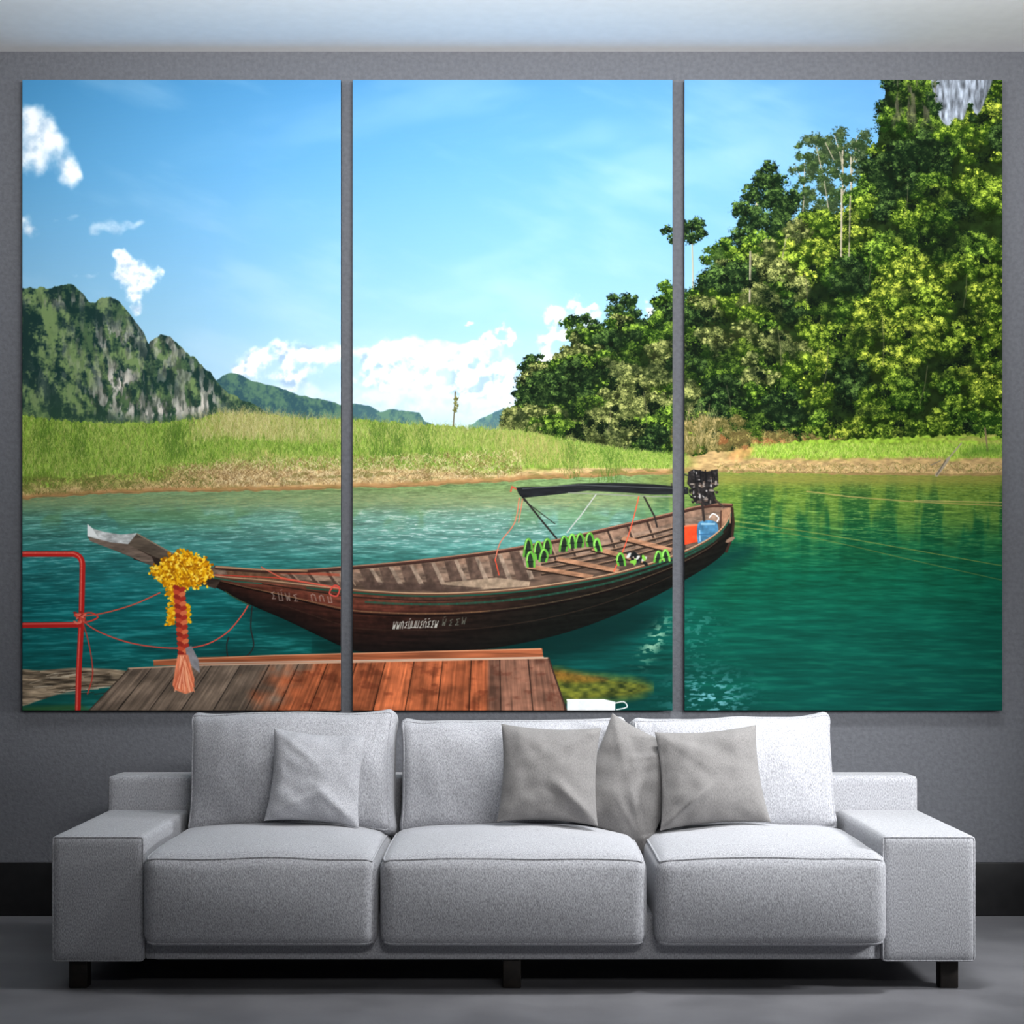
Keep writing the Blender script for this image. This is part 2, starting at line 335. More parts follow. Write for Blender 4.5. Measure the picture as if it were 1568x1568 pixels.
blades(500,None,lambda q:(top(gt,q)+10,top(gt,q)+50),(10,22),[(182,162,106),(142,142,76)],.5,.4,(820,35))
line([(694,652),(696,625),(697,600)],1.8,C(90,80,50)); line([(696,618),(702,608)],1,C(90,80,50))
for k in range(9): clump(697+random.uniform(-3,4),random.uniform(608,640),2.8,C(150,150,84),C(80,80,40),0,.9)
# right bank
rt=[(1040,700),(1100,690),(1140,688),(1200,677),(1300,672),(1400,668),(1540,664)]
sl=reg(1040,655,1535,735);x=X[sl];y=Y[sl]
t=top(rt,x)+(fbm(x/6,x*0+9,181,3)-.5)*8;b=top(gb,x)+(fbm(x/9,x*0+2,182,3)-.5)*3
m=np.clip((y-t)*S*.6+.5,0,1)*np.clip((b-y)*S+.5,0,1)*ss(1035,1075,x)
gm=ss(1095,1190,x)*ss(706,696,y+(fbm(x/20,y/6,184,3)-.5)*14)
c=C(186,156,106)*(.66+.55*fbm(x/8,y/3,185,4)[...,None])
g=C(136,168,56)*(.55+.8*fbm(x/5,y/4,186,3)[...,None])
put(sl,m,c*(1-gm[...,None])+g*gm[...,None])
put(sl,m*ss(700,670,y)*ss(1350,1540,x)*ss(.45,.6,fbm(x/20,y/6,187,3))*.5,C(174,152,104))
put(sl,m*np.clip(1-np.abs(b-1.5-y)/2,0,1)*.6,C(95,80,45))
blades(3500,(1150,1535),lambda q:(q*0+682,q*0+702),(3,7),[(154,188,72),(106,144,44),(178,192,100)],.5)
blades(600,(1100,1535),lambda q:(q*0+712,q*0+724),(2,6),[(120,105,60),(205,182,134),(96,104,48)],.5,1.5)
poly(cr([(1115,702),(1122,690),(1150,684),(1150,694),(1130,706)],3,True),C(195,140,90),.6,tex=.4,soft=3)
line([(1434,727),(1452,702),(1472,678)],5,C(150,140,120),1,2); line([(1440,705),(1425,712)],1.5,C(120,110,90));line([(1434,727),(1448,704)],1.5,C(95,85,70))
for k in range(16): clump(random.uniform(1485,1535),random.uniform(630,668),random.uniform(6,12),*PAL[1])
line([(1512,690),(1508,655)],2.5,C(120,105,80));
poly([(1470,698),(1535,695),(1535,682),(1490,684)],C(60,100,30),.6,soft=6)
# ---- floating lines
line([(1235,752),(1300,760),(1400,768),(1535,774)],1.8,C(150,140,80),.9)
line([(1400,766),(1535,769)],1.2,C(200,170,110),.8)
line(cr([(1120,797),(1250,816),(1400,842),(1535,866)],4),1.2,C(140,140,66),.65)
line(cr([(1118,804),(1250,824),(1400,858),(1535,888)],4),1.1,C(125,122,56),.55)
sl=reg(930,930,1200,1088);x=X[sl];y=Y[sl]
nn=fbm(x/9+y/30,y/3.2,190,3)
put(sl,ss(.50,.66,nn)*np.exp(-(((x-1085)/50)**2+((y-1068)/32)**2))*.8,C(120,180,192))
put(sl,ss(.52,.62,nn)*np.exp(-(((x-1002-(980-y)*.5)/14)**2+((y-980)/32)**2))*.8,C(150,190,160))
put(sl,ss(.56,.66,nn)*np.exp(-(((x-1070)/30)**2+((y-960)/60)**2))*.45,C(60,130,120))
# ---- submerged rock, log
poly(cr([(845,1022),(880,1030),(940,1036),(985,1042),(998,1055),(970,1068),(900,1074),(850,1068)],4,True),C(96,88,24),.75,soft=8,tex=.9,tx=14,ty=6)
poly(cr([(850,1026),(900,1033),(930,1040),(890,1044),(850,1040)],4,True),C(130,82,32),.6,soft=4,tex=.5)
poly(cr([(28,1028),(60,1026),(120,1022),(190,1026),(205,1036),(160,1052),(100,1060),(60,1072),(28,1078)],4,True),C(122,108,90),1,soft=1,tex=.95,tx=26,ty=4,seed=62)
for k in range(40):
    a=random.uniform(34,150);b=random.uniform(1030,1066)
    line([(a,b),(a+random.uniform(14,45),b-random.uniform(0,5))],random.uniform(.8,2),C(50,40,30) if k%2 else C(196,184,162),.6)
poly([(34,1082),(120,1078),(150,1088),(34,1092)],C(60,90,40),.6,soft=3)
# ---- boat
random.seed(33)
ng=[(205,818),(235,836),(270,856),(320,880),(360,886),(400,889),(470,897),(540,904),(620,909),(700,909),(800,902),(900,887),(960,874),(1030,852),(1075,832),(1100,815),(1114,798),(1121,780)]
nb_=[(205,856),(240,868),(280,884),(330,899),(380,924),(440,950),(490,974),(530,992),(560,998),(640,999),(720,996),(790,986),(860,970),(930,946),(1000,914),(1048,888),(1090,862),(1112,842),(1121,820)]
fg=[(330,868),(400,873),(470,873),(540,868),(620,861),(700,852),(780,841),(850,828),(920,812),(980,798),(1030,786),(1060,778),(1090,773),(1120,773)]
ng=cr(ng,5);nb_=cr(nb_,5);fg=cr(fg,5)
poly(cr([(380,935),(540,1000),(800,1006),(960,960),(1100,880),(1150,850),(1125,835),(800,900),(500,900)],4,True),C(4,44,42),.75,soft=14)
poly(cr([(480,985),(560,1012),(820,1020),(1000,960),(960,930),(600,980)],4,True),C(3,30,28),.7,soft=14)
inner=fg+ng[::-1][:-12]
poly(inner,C(116,96,82),1,tex=.5,tx=12,ty=5)
fx=[p[0] for p in fg];fy=[p[1] for p in fg];nx=[p[0] for p in ng];ny=[p[1] for p in ng]
FY=lambda q:float(np.interp(q,fx,fy));NY=lambda q:float(np.interp(q,nx,ny))
poly([(q,FY(q)+(NY(q)-FY(q))*.62) for q in range(340,1116,12)]+[(q,NY(q)) for q in range(1112,339,-12)],C(80,64,54),.9,tex=.5,tx=16,ty=4)
poly([(q,FY(q)+2) for q in range(340,1116,12)]+[(q,FY(q)+(NY(q)-FY(q))*.22) for q in range(1112,339,-12)],C(132,102,84),.6,tex=.4)
for i,q in enumerate([560,590,622,655,690,722,757,790]):
    y0=FY(q);d=(NY(q)-y0)
    poly([(q-10,y0+5),(q+6,y0+4),(q+22,y0+d*.75),(q+2,y0+d*.85)],C(76,60,52),.85,tex=.4)
    poly([(q+5,y0+4),(q+11,y0+4),(q+28,y0+d*.72),(q+21,y0+d*.75)],C(140,122,106),.85,tex=.4)
for q in [380,410,440,470,500,525]:
    y0=FY(q);d=(NY(q)-y0); line([(q,y0+2),(q+14,y0+d*.8)],4,C(70,54,46)); line([(q+5,y0+2),(q+19,y0+d*.8)],1.6,C(140,116,98))
poly([(345,872),(420,874),(455,892),(400,888),(350,883)],C(96,70,52),1,tex=.3)
poly([(350,870),(420,872),(520,878),(520,882),(420,878)],C(160,60,40),.6)
for q in [840,870,900,930,960,990]:
    y0=FY(q);d=NY(q)-y0; line([(q,y0+2),(q+12,y0+d*.45)],3,C(56,44,38));line([(q+4,y0+2),(q+15,y0+d*.45)],1.4,C(155,128,106))
for j,f in enumerate([.35,.48,.6,.72]):
    line([(q,FY(q)+(NY(q)-FY(q))*f) for q in range(830,1045,20)],3.2,C(46,36,30)); line([(q,FY(q)+(NY(q)-FY(q))*f-2) for q in range(830,1045,20)],1.4,C(145,114,90),.8)
for (a,b,c,d) in [(806,870,905,886),(850,858,945,877),(905,842,985,862),(950,826,1026,845)]:
    poly([(a,b),(c,d),(c+4,d-6),(a+6,b-6)],C(150,110,84),1,tex=.35,tx=10,ty=3); line([(a,b+1),(c,d+1)],2.2,C(36,26,20))
poly([(676,892),(760,884),(812,890),(810,897),(740,902),(680,900)],C(146,126,106),1,tex=.3)
poly([(548,888),(600,893),(660,893),(740,900),(700,906),(560,902)],C(66,52,46),.8,tex=.3)
poly([(1030,800),(1048,796),(1050,848),(1030,856)],C(54,42,36))
poly([(1046,806),(1072,803),(1072,828),(1048,834)],C(196,64,34),1,tex=.2); line([(1046,806),(1072,803)],2.4,C(224,100,64))
poly(cr([(1068,803),(1076,797),(1092,797),(1099,804),(1099,826),(1092,834),(1074,835),(1068,828)],4,True),C(62,108,140),1,tex=.35); line([(1074,802),(1094,802)],2.4,C(140,180,200)); line([(1071,812),(1072,828)],2,C(124,164,190));line([(1070,818),(1098,817)],1.2,C(38,76,110))
poly([(1104,780),(1118,776),(1117,800),(1104,820)],C(146,110,86),1,tex=.3)
line([(1104,782),(1103,818)],2,C(60,40,32))
poly([(1040,856),(1068,843),(1090,828),(1092,834),(1060,852),(1042,862)],C(90,60,46))
line(fg,5,C(62,40,34)); line([(a,b-1.6) for a,b in fg],1.8,C(150,110,88)); line([(a,b+3) for a,b in fg],1.2,C(36,24,20))
# hull near side
sl=reg(200,770,1130,1002);x=X[sl];y=Y[sl]
t=np.interp(x,nx,ny);b=np.interp(x,[p[0] for p in nb_],[p[1] for p in nb_])
m=np.clip((y-t)*S+.5,0,1)*np.clip((b-y)*S+.5,0,1)*np.clip((x-204),0,1)*np.clip((1122-x),0,1)
v=(y-t)/(b-t+.01)
st=fbm(x/40,(y-t*.6)/3,200,4)[...,None]; sp=fbm(x/7,(y-t*.6)/5,205,3)[...,None]
c=grad([(0,(54,42,34)),(.06,(80,48,38)),(.30,(66,36,29)),(.36,(38,22,18)),(.55,(32,19,16)),(1,(16,12,11))],v)
fade=np.clip((x-600)/240,0,1)[...,None]
c=c*(1-fade*.72)+C(10,16,13)*fade*.6
red=np.exp(-(((x-480)/150)**2))[...,None]; c=c+C(22,7,3)*red*(1-v[...,None])
c=c*(.45+.9*st+.5*(sp-.35))
put(sl,m,np.clip(c,0,255))
def vline(f,x0,x1,w,col,al=1):
    qs=np.arange(x0,x1,14); pts=[(float(q),float(np.interp(q,nx,ny)+f*(np.interp(q,[p[0] for p in nb_],[p[1] for p in nb_])-np.interp(q,nx,ny)))) for q in qs]
    line(pts,w,col,al)
vline(.33,330,760,2.0,C(120,88,62),.75);vline(.33,748,1110,1.8,C(80,66,50),.65); vline(.37,330,1110,2,C(14,8,7),.9)
vline(.10,330,1112,1.6,C(26,22,18),.9);vline(.62,430,1050,1.2,C(70,50,38),.4)
vline(.17,560,1110,3.4,C(30,74,58),.65)
line(ng[8:],4.2,C(84,56,42)); line([(a,b-1.7) for a,b in ng[14:]],1.7,C(172,138,108)); line([(a,b+2.8) for a,b in ng[30:]],2.4,C(26,68,54))
line([(1121,778),(1123,800),(1121,822),(1112,844)],4,C(46,32,26)); line([(1117,778),(1118,800)],2,C(150,115,90))
dab(1118,826,8,3,-.5,C(120,96,80))
# prow
poly([(150,824),(205,816),(262,848),(322,878),(338,888),(330,901),(280,886),(240,869),(190,848),(138,826)],C(52,42,36),1,tex=.45,tx=20,ty=3)
poly([(208,817),(262,846),(322,876),(330,884),(262,864),(215,842),(190,832)],C(84,74,64),1,tex=.4,tx=20,ty=3)
poly([(134,802),(142,809),(160,814),(185,818),(210,816),(196,833),(168,830),(134,821)],C(178,182,182),1,tex=.3,tx=8,ty=4)
poly([(134,802),(142,809),(150,822),(134,821)],C(220,224,224),1)
poly([(134,821),(168,830),(196,833),(232,852),(240,869),(190,848),(138,828)],C(104,90,80),1,tex=.4,tx=16,ty=3)
line([(210,817),(262,846),(325,878)],2,C(132,114,96));line([(326,884),(360,890),(400,893)],2,C(40,86,70))
line([(330,880),(420,884),(520,900)],1.6,C(180,60,45)); line([(400,868),(430,884),(480,893),(520,900)],2,C(200,90,70),.9);line([(330,868),(400,872),(470,874)],2,C(180,144,106),.8)
line(cr([(505,905),(512,896),(520,900),(516,912),(506,910)],4,True),2.2,C(190,70,60))
def glyphs(x0,x1,y0,y1,h,col,n,al=.8,sk=0):
    for k in range(n):
        f=k/(n-1);a=x0+(x1-x0)*f;b=y0+(y1-y0)*f+random.uniform(-.6,.6);w=(x1-x0)/n*random.uniform(.26,.40);hh=h*random.uniform(.9,1.1)
        kind=random.randrange(4)
        if kind==0: pts=[(a-w,b+hh/2),(a-w*.9,b-hh/3),(a,b-hh/2),(a+w*.8,b-hh/3),(a+w,b+hh/2)]
        elif kind==1: pts=[(a-w,b-hh/2),(a-w,b+hh/2),(a+w,b+hh/2),(a+w,b-hh/2)]
        elif kind==2: pts=[(a-w,b-hh/2),(a-w*.6,b+hh/2),(a,b),(a+w*.6,b+hh/2),(a+w,b-hh/2)]
        else: pts=[(a+w,b-hh/2),(a-w*.5,b-hh/3),(a+w*.5,b+.5),(a-w*.6,b+hh/2),(a+w,b+hh/2)]
        line([(p[0]-(p[1]-b)*sk,p[1]) for p in pts],1.5,col,al)
        if random.random()<.3: line([(a,b-hh/2-3),(a+w,b-hh/2-4)],1.2,col,al)
glyphs(604,668,957,955,10,C(180,180,172),12,.75,.25);glyphs(680,710,953,950,9,C(110,116,104),4,.5,.2)
glyphs(418,452,911,915,11,C(150,132,124),4,.65,-.2);glyphs(480,505,914,917,10,C(150,132,124),3,.65,-.2)
# canopy
line([(800,760),(832,800),(852,824)],2.6,C(34,32,30));line([(913,756),(890,788),(868,815)],1.8,C(170,172,168));line([(986,760),(1002,790),(1006,806)],2.6,C(40,36,34));line([(800,764),(850,802)],1.2,C(40,40,36))
line([(1028,740),(1036,786)],2,C(60,56,52))
poly([(790,746),(850,744),(885,740),(940,739),(1000,741),(1054,746),(1054,756),(1000,757),(960,754),(900,751),(850,757),(800,762),(794,756)],C(28,30,32),1,tex=.4,tx=20,ty=2)
line([(800,748),(885,742),(1050,748)],1.2,C(90,94,96),.8);line([(870,754),(1000,760),(1030,760)],1.6,C(130,130,126),.8)
line([(790,748),(784,745),(782,752)],2.4,C(180,80,60))
line(cr([(795,762),(788,800),(766,830),(758,858)],4),1.5,C(205,110,85)); line([(800,764),(794,800)],1.3,C(205,110,85))
line(cr([(978,760),(968,800),(955,840),(940,874)],4),1.6,C(205,80,55));line([(758,856),(764,880)],1.8,C(190,70,50))
# life jackets: dark vest bodies with green looped collars, hung in a row
def jacket(x,y,w,h,lean=0):
    poly(cr([(x-w,y-h*.4),(x-w*.5,y-h),(x+w*.5,y-h),(x+w,y-h*.4),(x+w*.9+lean,y+h),(x-w*.9+lean,y+h)],3,True),C(34,44,34),1,tex=.3)
    g=random.choice([C(88,156,54),C(104,174,66),C(78,140,48)])
    line(cr([(x-w*.85+lean,y+h),(x-w*.9,y-h*.1),(x-w*.35,y-h*.9),(x+w*.35,y-h*.9),(x+w*.9,y-h*.1),(x+w*.85+lean,y+h)],4),3.2,g)
    line(cr([(x-w*.9,y+h*.2),(x-w*.5,y-h*.8),(x,y-h)],3),1.2,C(150,206,104),.9)
    line([(x-w*.7,y+h*.35),(x+w*.7,y+h*.3)],1.4,C(18,22,18))
for (a,b,w_,h_,l) in [(809,838,6,13,-2),(812,856,6,11,1),(824,842,6,13,2),(838,836,6,11,0),(833,850,6,9,-2),(864,832,6,11,-2),(876,828,5,10,1),(888,827,6,10,-1),(903,826,6,10,2),(914,834,5,9,3),(950,856,6,9,2),(1008,852,5,8,-2),(1019,850,5,8,2)]: jacket(a,b,w_,h_,l)
for k in range(18): dab(976+random.uniform(-14,16),855+random.uniform(-7,8),5,2.5,random.uniform(-1.5,1.5),random.choice([C(24,26,26),C(44,48,48),C(180,180,176),C(20,22,22)]) if k<15 else C(110,170,60))
# engine
poly([(1054,722),(1062,718),(1082,722),(1099,718),(1100,742),(1092,748),(1098,770),(1080,774),(1062,768),(1058,748),(1052,740)],C(34,32,32),1,tex=.5,tx=3,ty=3)
for k in range(90):
    dab(random.uniform(1056,1098),random.uniform(722,770),random.uniform(1.2,4.5),random.uniform(.8,1.8),random.choice([0,.1,1.5,1.6,.8]),random.choice([C(20,20,22),C(130,120,112),C(84,70,62),C(56,52,52),C(150,146,144),C(24,22,22),C(28,26,26)]))
for a in (1064,1072,1080,1090): line([(a,720),(a+1,738)],2,C(18,18,20))
line([(1030,722),(1054,728)],2.2,C(40,38,38));line([(1075,770),(1078,796)],4,C(44,38,36));line([(1095,765),(1108,776)],3,C(60,50,44))
line(cr([(1086,792),(1092,786),(1100,792),(1098,798)],3),1.6,C(220,225,225)); 
# ---- ropes
line(cr([(122,944),(160,938),(205,925),(245,907)],4),2,C(190,80,62))
line(cr([(124,948),(150,966),(200,984),(260,992),(310,988),(345,970),(368,945),(380,926)],5),2,C(196,74,62))
line(cr([(128,940),(140,938),(150,944),(140,950),(126,952)],3,True),2.4,C(200,60,50))
line(cr([(386,928),(384,960),(388,990),(372,1008),(352,1012),(347,990),(350,975)],5),1.8,C(40,34,34))
line(cr([(345,905),(360,915),(382,926)],3),1.8,C(50,60,40))
# ---- dock
poly([(300,1006),(830,992),(832,1006),(235,1019),(235,1010)],C(140,78,50),1,tex=.35,tx=60,ty=2)
line([(235,1011),(420,1003),(828,993)],1.6,C(196,134,100)); line([(300,1015),(832,1006)],1.6,C(184,174,160),.9)
dk=[(197,1023),(310,1018),(840,1007),(868,1092),(132,1092)]
sl,a=pmask(dk,.6);x=X[sl];y=Y[sl]
sb=750+(x-750)/(0.885+(y-1007)/81*.115)
pid=np.floor((sb-130)/49.0)
rv=np.random.default_rng(5).random(40).astype(F)
k_=np.clip(pid,0,39).astype(int); tone=rv[k_][...,None]
grey=C(104,90,78); redc=C(148,80,50); brn=C(104,72,58)
wr_=ss(360,460,sb+(fbm(x/30,y/20,210,3)-.5)*140)[...,None]; wb=ss(742,752,sb)[...,None]
c=(grey*(1-wr_)+redc*wr_)*(1-wb)+brn*wb
c=c*(.88+.22*tone)
gr_=fbm(sb/3.2,y/45,212,4)[...,None];pt=fbm(sb/26,y/16,214,3)[...,None]
c=c*(.66+.68*gr_)*(.66+.68*pt)
fr=(sb-130)/49.0-pid
seam=np.clip(1-np.minimum(fr,1-fr)*49/1.5,0,1)[...,None]
c=c*(1-seam*.75)
put(sl,a,np.clip(c,0,255))
put(sl,a*ss(.55,.75,fbm(x/18,y/10,216,4))*.35*(sb>420),C(66,26,16))
line([(197,1023),(310,1018),(840,1007)],2.2,C(184,150,126)); line([(840,1007),(868,1090)],2.4,C(52,36,30)); line([(136,1088),(197,1024)],2,C(66,56,48))
poly([(868,1070),(925,1070),(942,1074),(942,1090),(868,1090)],C(206,210,212),1,tex=.06); line([(868,1071),(925,1071)],1.6,C(240,242,242))
line(cr([(942,1076),(955,1074),(960,1082),(944,1086)],3),1.8,C(210,210,210))
# ---- red railing
rail=cr([(30,848),(100,848),(116,849),(125,858),(126,880),(124,960),(121,1020),(119,1092)],5)
line(rail,8.5,C(176,36,32)); line([(a-1.5,b-1.5) for a,b in rail],2.2,C(222,98,86),.8)
line([(30,957),(123,956)],8.5,C(170,34,32)); line([(30,955),(123,954)],2.2,C(220,96,86),.8)
for k in range(30): dab(122+random.uniform(-7,8),944+random.uniform(-9,10),3.4,1.6,random.uniform(-1,1),random.choice([C(200,70,56),C(150,40,34),C(220,110,90)]))
line(cr([(126,950),(136,985),(142,1030),(134,1062)],4),2,C(180,60,50),.9)
# ---- garland + sash
path=cr([(238,874),(250,866),(262,854),(280,848),(300,853),(318,866),(320,880),(304,892),(282,896),(262,890),(246,886)],5,True)
poly(path,C(206,144,16),1,soft=4)
for k in range(1000):
    if k<450: p=random.choice(path)
    else: p=(random.uniform(250,314),random.uniform(856,890))
    dab(p[0]+random.gauss(0,3.6),p[1]+random.gauss(0,3.4),random.uniform(1.4,3.0),random.uniform(1.3,2.4),random.uniform(0,3),random.choice([C(228,168,20),C(244,198,40),C(206,140,12),C(248,212,76),C(170,104,10),C(150,90,12)]))
for k in range(16):
    a=random.uniform(255,300); line([(a,862+random.uniform(-4,4)),(a+12,884)],1.2,C(150,92,12),.5)
for k in range(240):
    t_=random.random(); dab(260+7*math.sin(t_*3)-2*t_+random.gauss(0,6-3.5*t_),890+t_*66,random.uniform(1.6,3.2),random.uniform(1.6,2.6),random.uniform(0,3),random.choice([C(230,168,20),C(244,196,46),C(196,126,12)]))
for k in range(50): dab(285+random.gauss(0,3.4),925+random.random()*28,2.6,2.4,0,random.choice([C(236,176,24),C(205,140,14)]))
for k in range(15):
    b=900+k*7.2;a=274+k*.5
    dab(a-3.5,b,6.5,4,.6,C(188,72,46) if k%2 else C(140,42,32)); dab(a+4,b+3,6.5,4,-.6,C(206,106,68) if k%2 else C(160,48,36))
poly([(284,992),(293,988),(304,1010),(306,1030),(296,1022),(286,1008)],C(130,128,132),1,tex=.2)
poly([(272,1002),(288,1002),(298,1040),(296,1058),(284,1062),(268,1056),(264,1048)],C(218,124,88),1,tex=.2,tx=3,ty=14)
for k in range(26):
    a=random.uniform(266,298); line([(280+random.uniform(-4,4),1004),(a,1040+random.uniform(0,20))],1.6,random.choice([C(236,156,116),C(192,88,60),C(246,182,146)]),.8)
img=np.clip(img,0,255)
buf=np.ones((H,W,4),F); buf[...,:3]=img[::-1]/255.0
pic=bpy.data.images.new("river_boat_print",W,H,alpha=False,float_buffer=False)
pic.pixels.foreach_set(buf.ravel()); pic.update(); pic.pack()

# ============================================================ scene
scn=bpy.context.scene
scn.view_settings.view_transform='Standard'
scn.view_settings.look='None'
FP=2690.0; CY=-5.7; EZ=1.2
def PX(px,Yw): return (px-784)*(Yw-CY)/FP
def PZ(py,Yw): return EZ-(py-950)*(Yw-CY)/FP
def mat(name,col,rough=.8,spec=.3):
    m=bpy.data.materials.new(name); m.use_nodes=True; n=m.node_tree; b=n.nodes['Principled BSDF']
    b.inputs['Base Color'].default_value=(*col,1); b.inputs['Roughness'].default_value=rough
    b.inputs['Specular IOR Level'].default_value=spec
    return m,n,b
def noise_mat(name,c1,c2,scale,rough=.8,spec=.3,bump=.2,bs=None,bd=.002,detail=4,sheen=0):
    m,n,b=mat(name,c1,rough,spec)
    tc=n.nodes.new('ShaderNodeTexCoord'); t=n.nodes.new('ShaderNodeTexNoise'); t.inputs['Scale'].default_value=scale; t.inputs['Detail'].default_value=detail
    r=n.nodes.new('ShaderNodeValToRGB'); r.color_ramp.elements[0].position=.35; r.color_ramp.elements[1].position=.65
    r.color_ramp.elements[0].color=(*c1,1); r.color_ramp.elements[1].color=(*c2,1)
    n.links.new(tc.outputs['Object'],t.inputs['Vector']); n.links.new(t.outputs['Fac'],r.inputs['Fac']); n.links.new(r.outputs['Color'],b.inputs['Base Color'])
    if bump:
        t2=n.nodes.new('ShaderNodeTexNoise'); t2.inputs['Scale'].default_value=bs or scale; t2.inputs['Detail'].default_value=3
        bp=n.nodes.new('ShaderNodeBump'); bp.inputs['Strength'].default_value=bump; bp.inputs['Distance'].default_value=bd
        n.links.new(tc.outputs['Object'],t2.inputs['Vector']); n.links.new(t2.outputs['Fac'],bp.inputs['Height']); n.links.new(bp.outputs['Normal'],b.inputs['Normal'])
    if sheen: b.inputs['Sheen Weight'].default_value=sheen
    return m
def s2l(*c):
    return tuple(((v/255)/12.92 if v/255<=.04045 else (((v/255)+.055)/1.055)**2.4) for v in c)
wallm=noise_mat('painted_plaster',s2l(94,96,102),s2l(104,106,112),60,.75,.25,.55,110,.004)
ceilm=noise_mat('ceiling_paint',(.92,.92,.92),(.95,.95,.95),20,.9,.1,0)
floorm=noise_mat('polished_concrete_floor',s2l(98,98,102),s2l(116,116,120),3,.35,.4,.05,40)
basem=noise_mat('baseboard_paint',(.008,.008,.009),(.012,.012,.013),20,.45,.3,0)
def link(o,parent=None):
    scn.collection.objects.link(o)
    if parent: o.parent=parent
    return o
def box(name,a,b,m,bev=0,parent=None):
    me=bpy.data.meshes.new(name); bm=bmesh.new(); bmesh.ops.create_cube(bm,size=1)
    for v in bm.verts: v.co=Vector([ (a[i]+b[i])/2+v.co[i]*(b[i]-a[i]) for i in range(3)])
    if bev: bmesh.ops.bevel(bm,geom=bm.edges[:],offset=bev,segments=3,affect='EDGES',profile=.5)
    bm.to_mesh(me);bm.free(); me.materials.append(m)
    if bev: me.shade_smooth()
    return link(bpy.data.objects.new(name,me),parent)
WY=1.45; CZ=PZ(79,WY); XL=3.6; YF=-7.2
box('wall_back',(-XL,WY,0),(XL,WY+.15,CZ),wallm)
box('wall_left',(-XL-.15,YF,0),(-XL,WY+.15,CZ),wallm)
box('wall_right',(XL,YF,0),(XL+.15,WY+.15,CZ),wallm)
box('floor',(-XL-.15,YF,-.1),(XL+.15,WY+.15,0),floorm)
box('ceiling',(-XL-.15,YF,CZ),(XL+.15,WY+.15,CZ+.1),ceilm)
box('baseboard_back',(-XL,WY-.02,0),(XL,WY,PZ(1320,WY)),basem,.004)
box('baseboard_left',(-XL,YF,0),(-XL+.02,WY-.02,.2),basem,.004)
box('baseboard_right',(XL-.02,YF,0),(XL,WY-.02,.2),basem,.004)
# canvases
cm,n,b=mat('printed_canvas',(.5,.5,.5),.8,.05)
ti=n.nodes.new('ShaderNodeTexImage'); ti.image=pic; ti.interpolation='Cubic'; ti.extension='EXTEND'
n.links.new(ti.outputs['Color'],b.inputs['Base Color'])
em=noise_mat('canvas_edge',s2l(70,72,76),s2l(82,84,88),80,.85,.1,.2,400)
FYc=WY-.045
gx0,gx1=PX(34,FYc),PX(1535,FYc); gz0,gz1=PZ(1088,FYc),PZ(122,FYc)
for (a,c) in [(34,522),(540,1030),(1048,1535)]:
    o=box('canvas_print',(PX(a,FYc),FYc,gz0),(PX(c,FYc),WY-.001,gz1),cm,.002)
    me=o.data; me.materials.append(em); me.shade_flat()
    uv=me.uv_layers.new(name='UVMap')
    for p in me.polygons:
        if p.normal.y>-.5: p.material_index=1
        for li in p.loop_indices:
            co=me.vertices[me.loops[li].vertex_index].co
            uv.data[li].uv=((co.x-gx0)/(gx1-gx0),(co.z-gz0)/(gz1-gz0))
# ---- fabrics
def fabric(name,c,var=.16,scale=330):
    m,n,b=mat(name,c,.92,.1)
    tc=n.nodes.new('ShaderNodeTexCoord'); mp=n.nodes.new('ShaderNodeMapping'); mp.inputs['Scale'].default_value=(1,1,.45)
    t=n.nodes.new('ShaderNodeTexNoise'); t.inputs['Scale'].default_value=scale; t.inputs['Detail'].default_value=2
    r=n.nodes.new('ShaderNodeValToRGB'); r.color_ramp.elements[0].position=.3;r.color_ramp.elements[1].position=.7
    r.color_ramp.elements[0].color=(*[v*(1-var*1.6) for v in c],1); r.color_ramp.elements[1].color=(*[min(1,v*(1+var)) for v in c],1)
    bp=n.nodes.new('ShaderNodeBump'); bp.inputs['Strength'].default_value=.35; bp.inputs['Distance'].default_value=.002
    n.links.new(tc.outputs['Object'],mp.inputs['Vector']);n.links.new(mp.outputs['Vector'],t.inputs['Vector'])
    n.links.new(t.outputs['Fac'],r.inputs['Fac']);n.links.new(r.outputs['Color'],b.inputs['Base Color'])
    n.links.new(t.outputs['Fac'],bp.inputs['Height']);n.links.new(bp.outputs['Normal'],b.inputs['Normal'])
    b.inputs['Sheen Weight'].default_value=.1
    return m
fsofa=fabric('sofa_fabric',s2l(164,165,170),.24,300)
fdark=fabric('pillow_fabric_taupe',s2l(122,120,119),.14)
flight=fabric('pillow_fabric_silver',s2l(164,165,170),.24,420)
leg=noise_mat('dark_wood_leg',(.01,.008,.007),(.02,.016,.013),30,.5,.3,0)
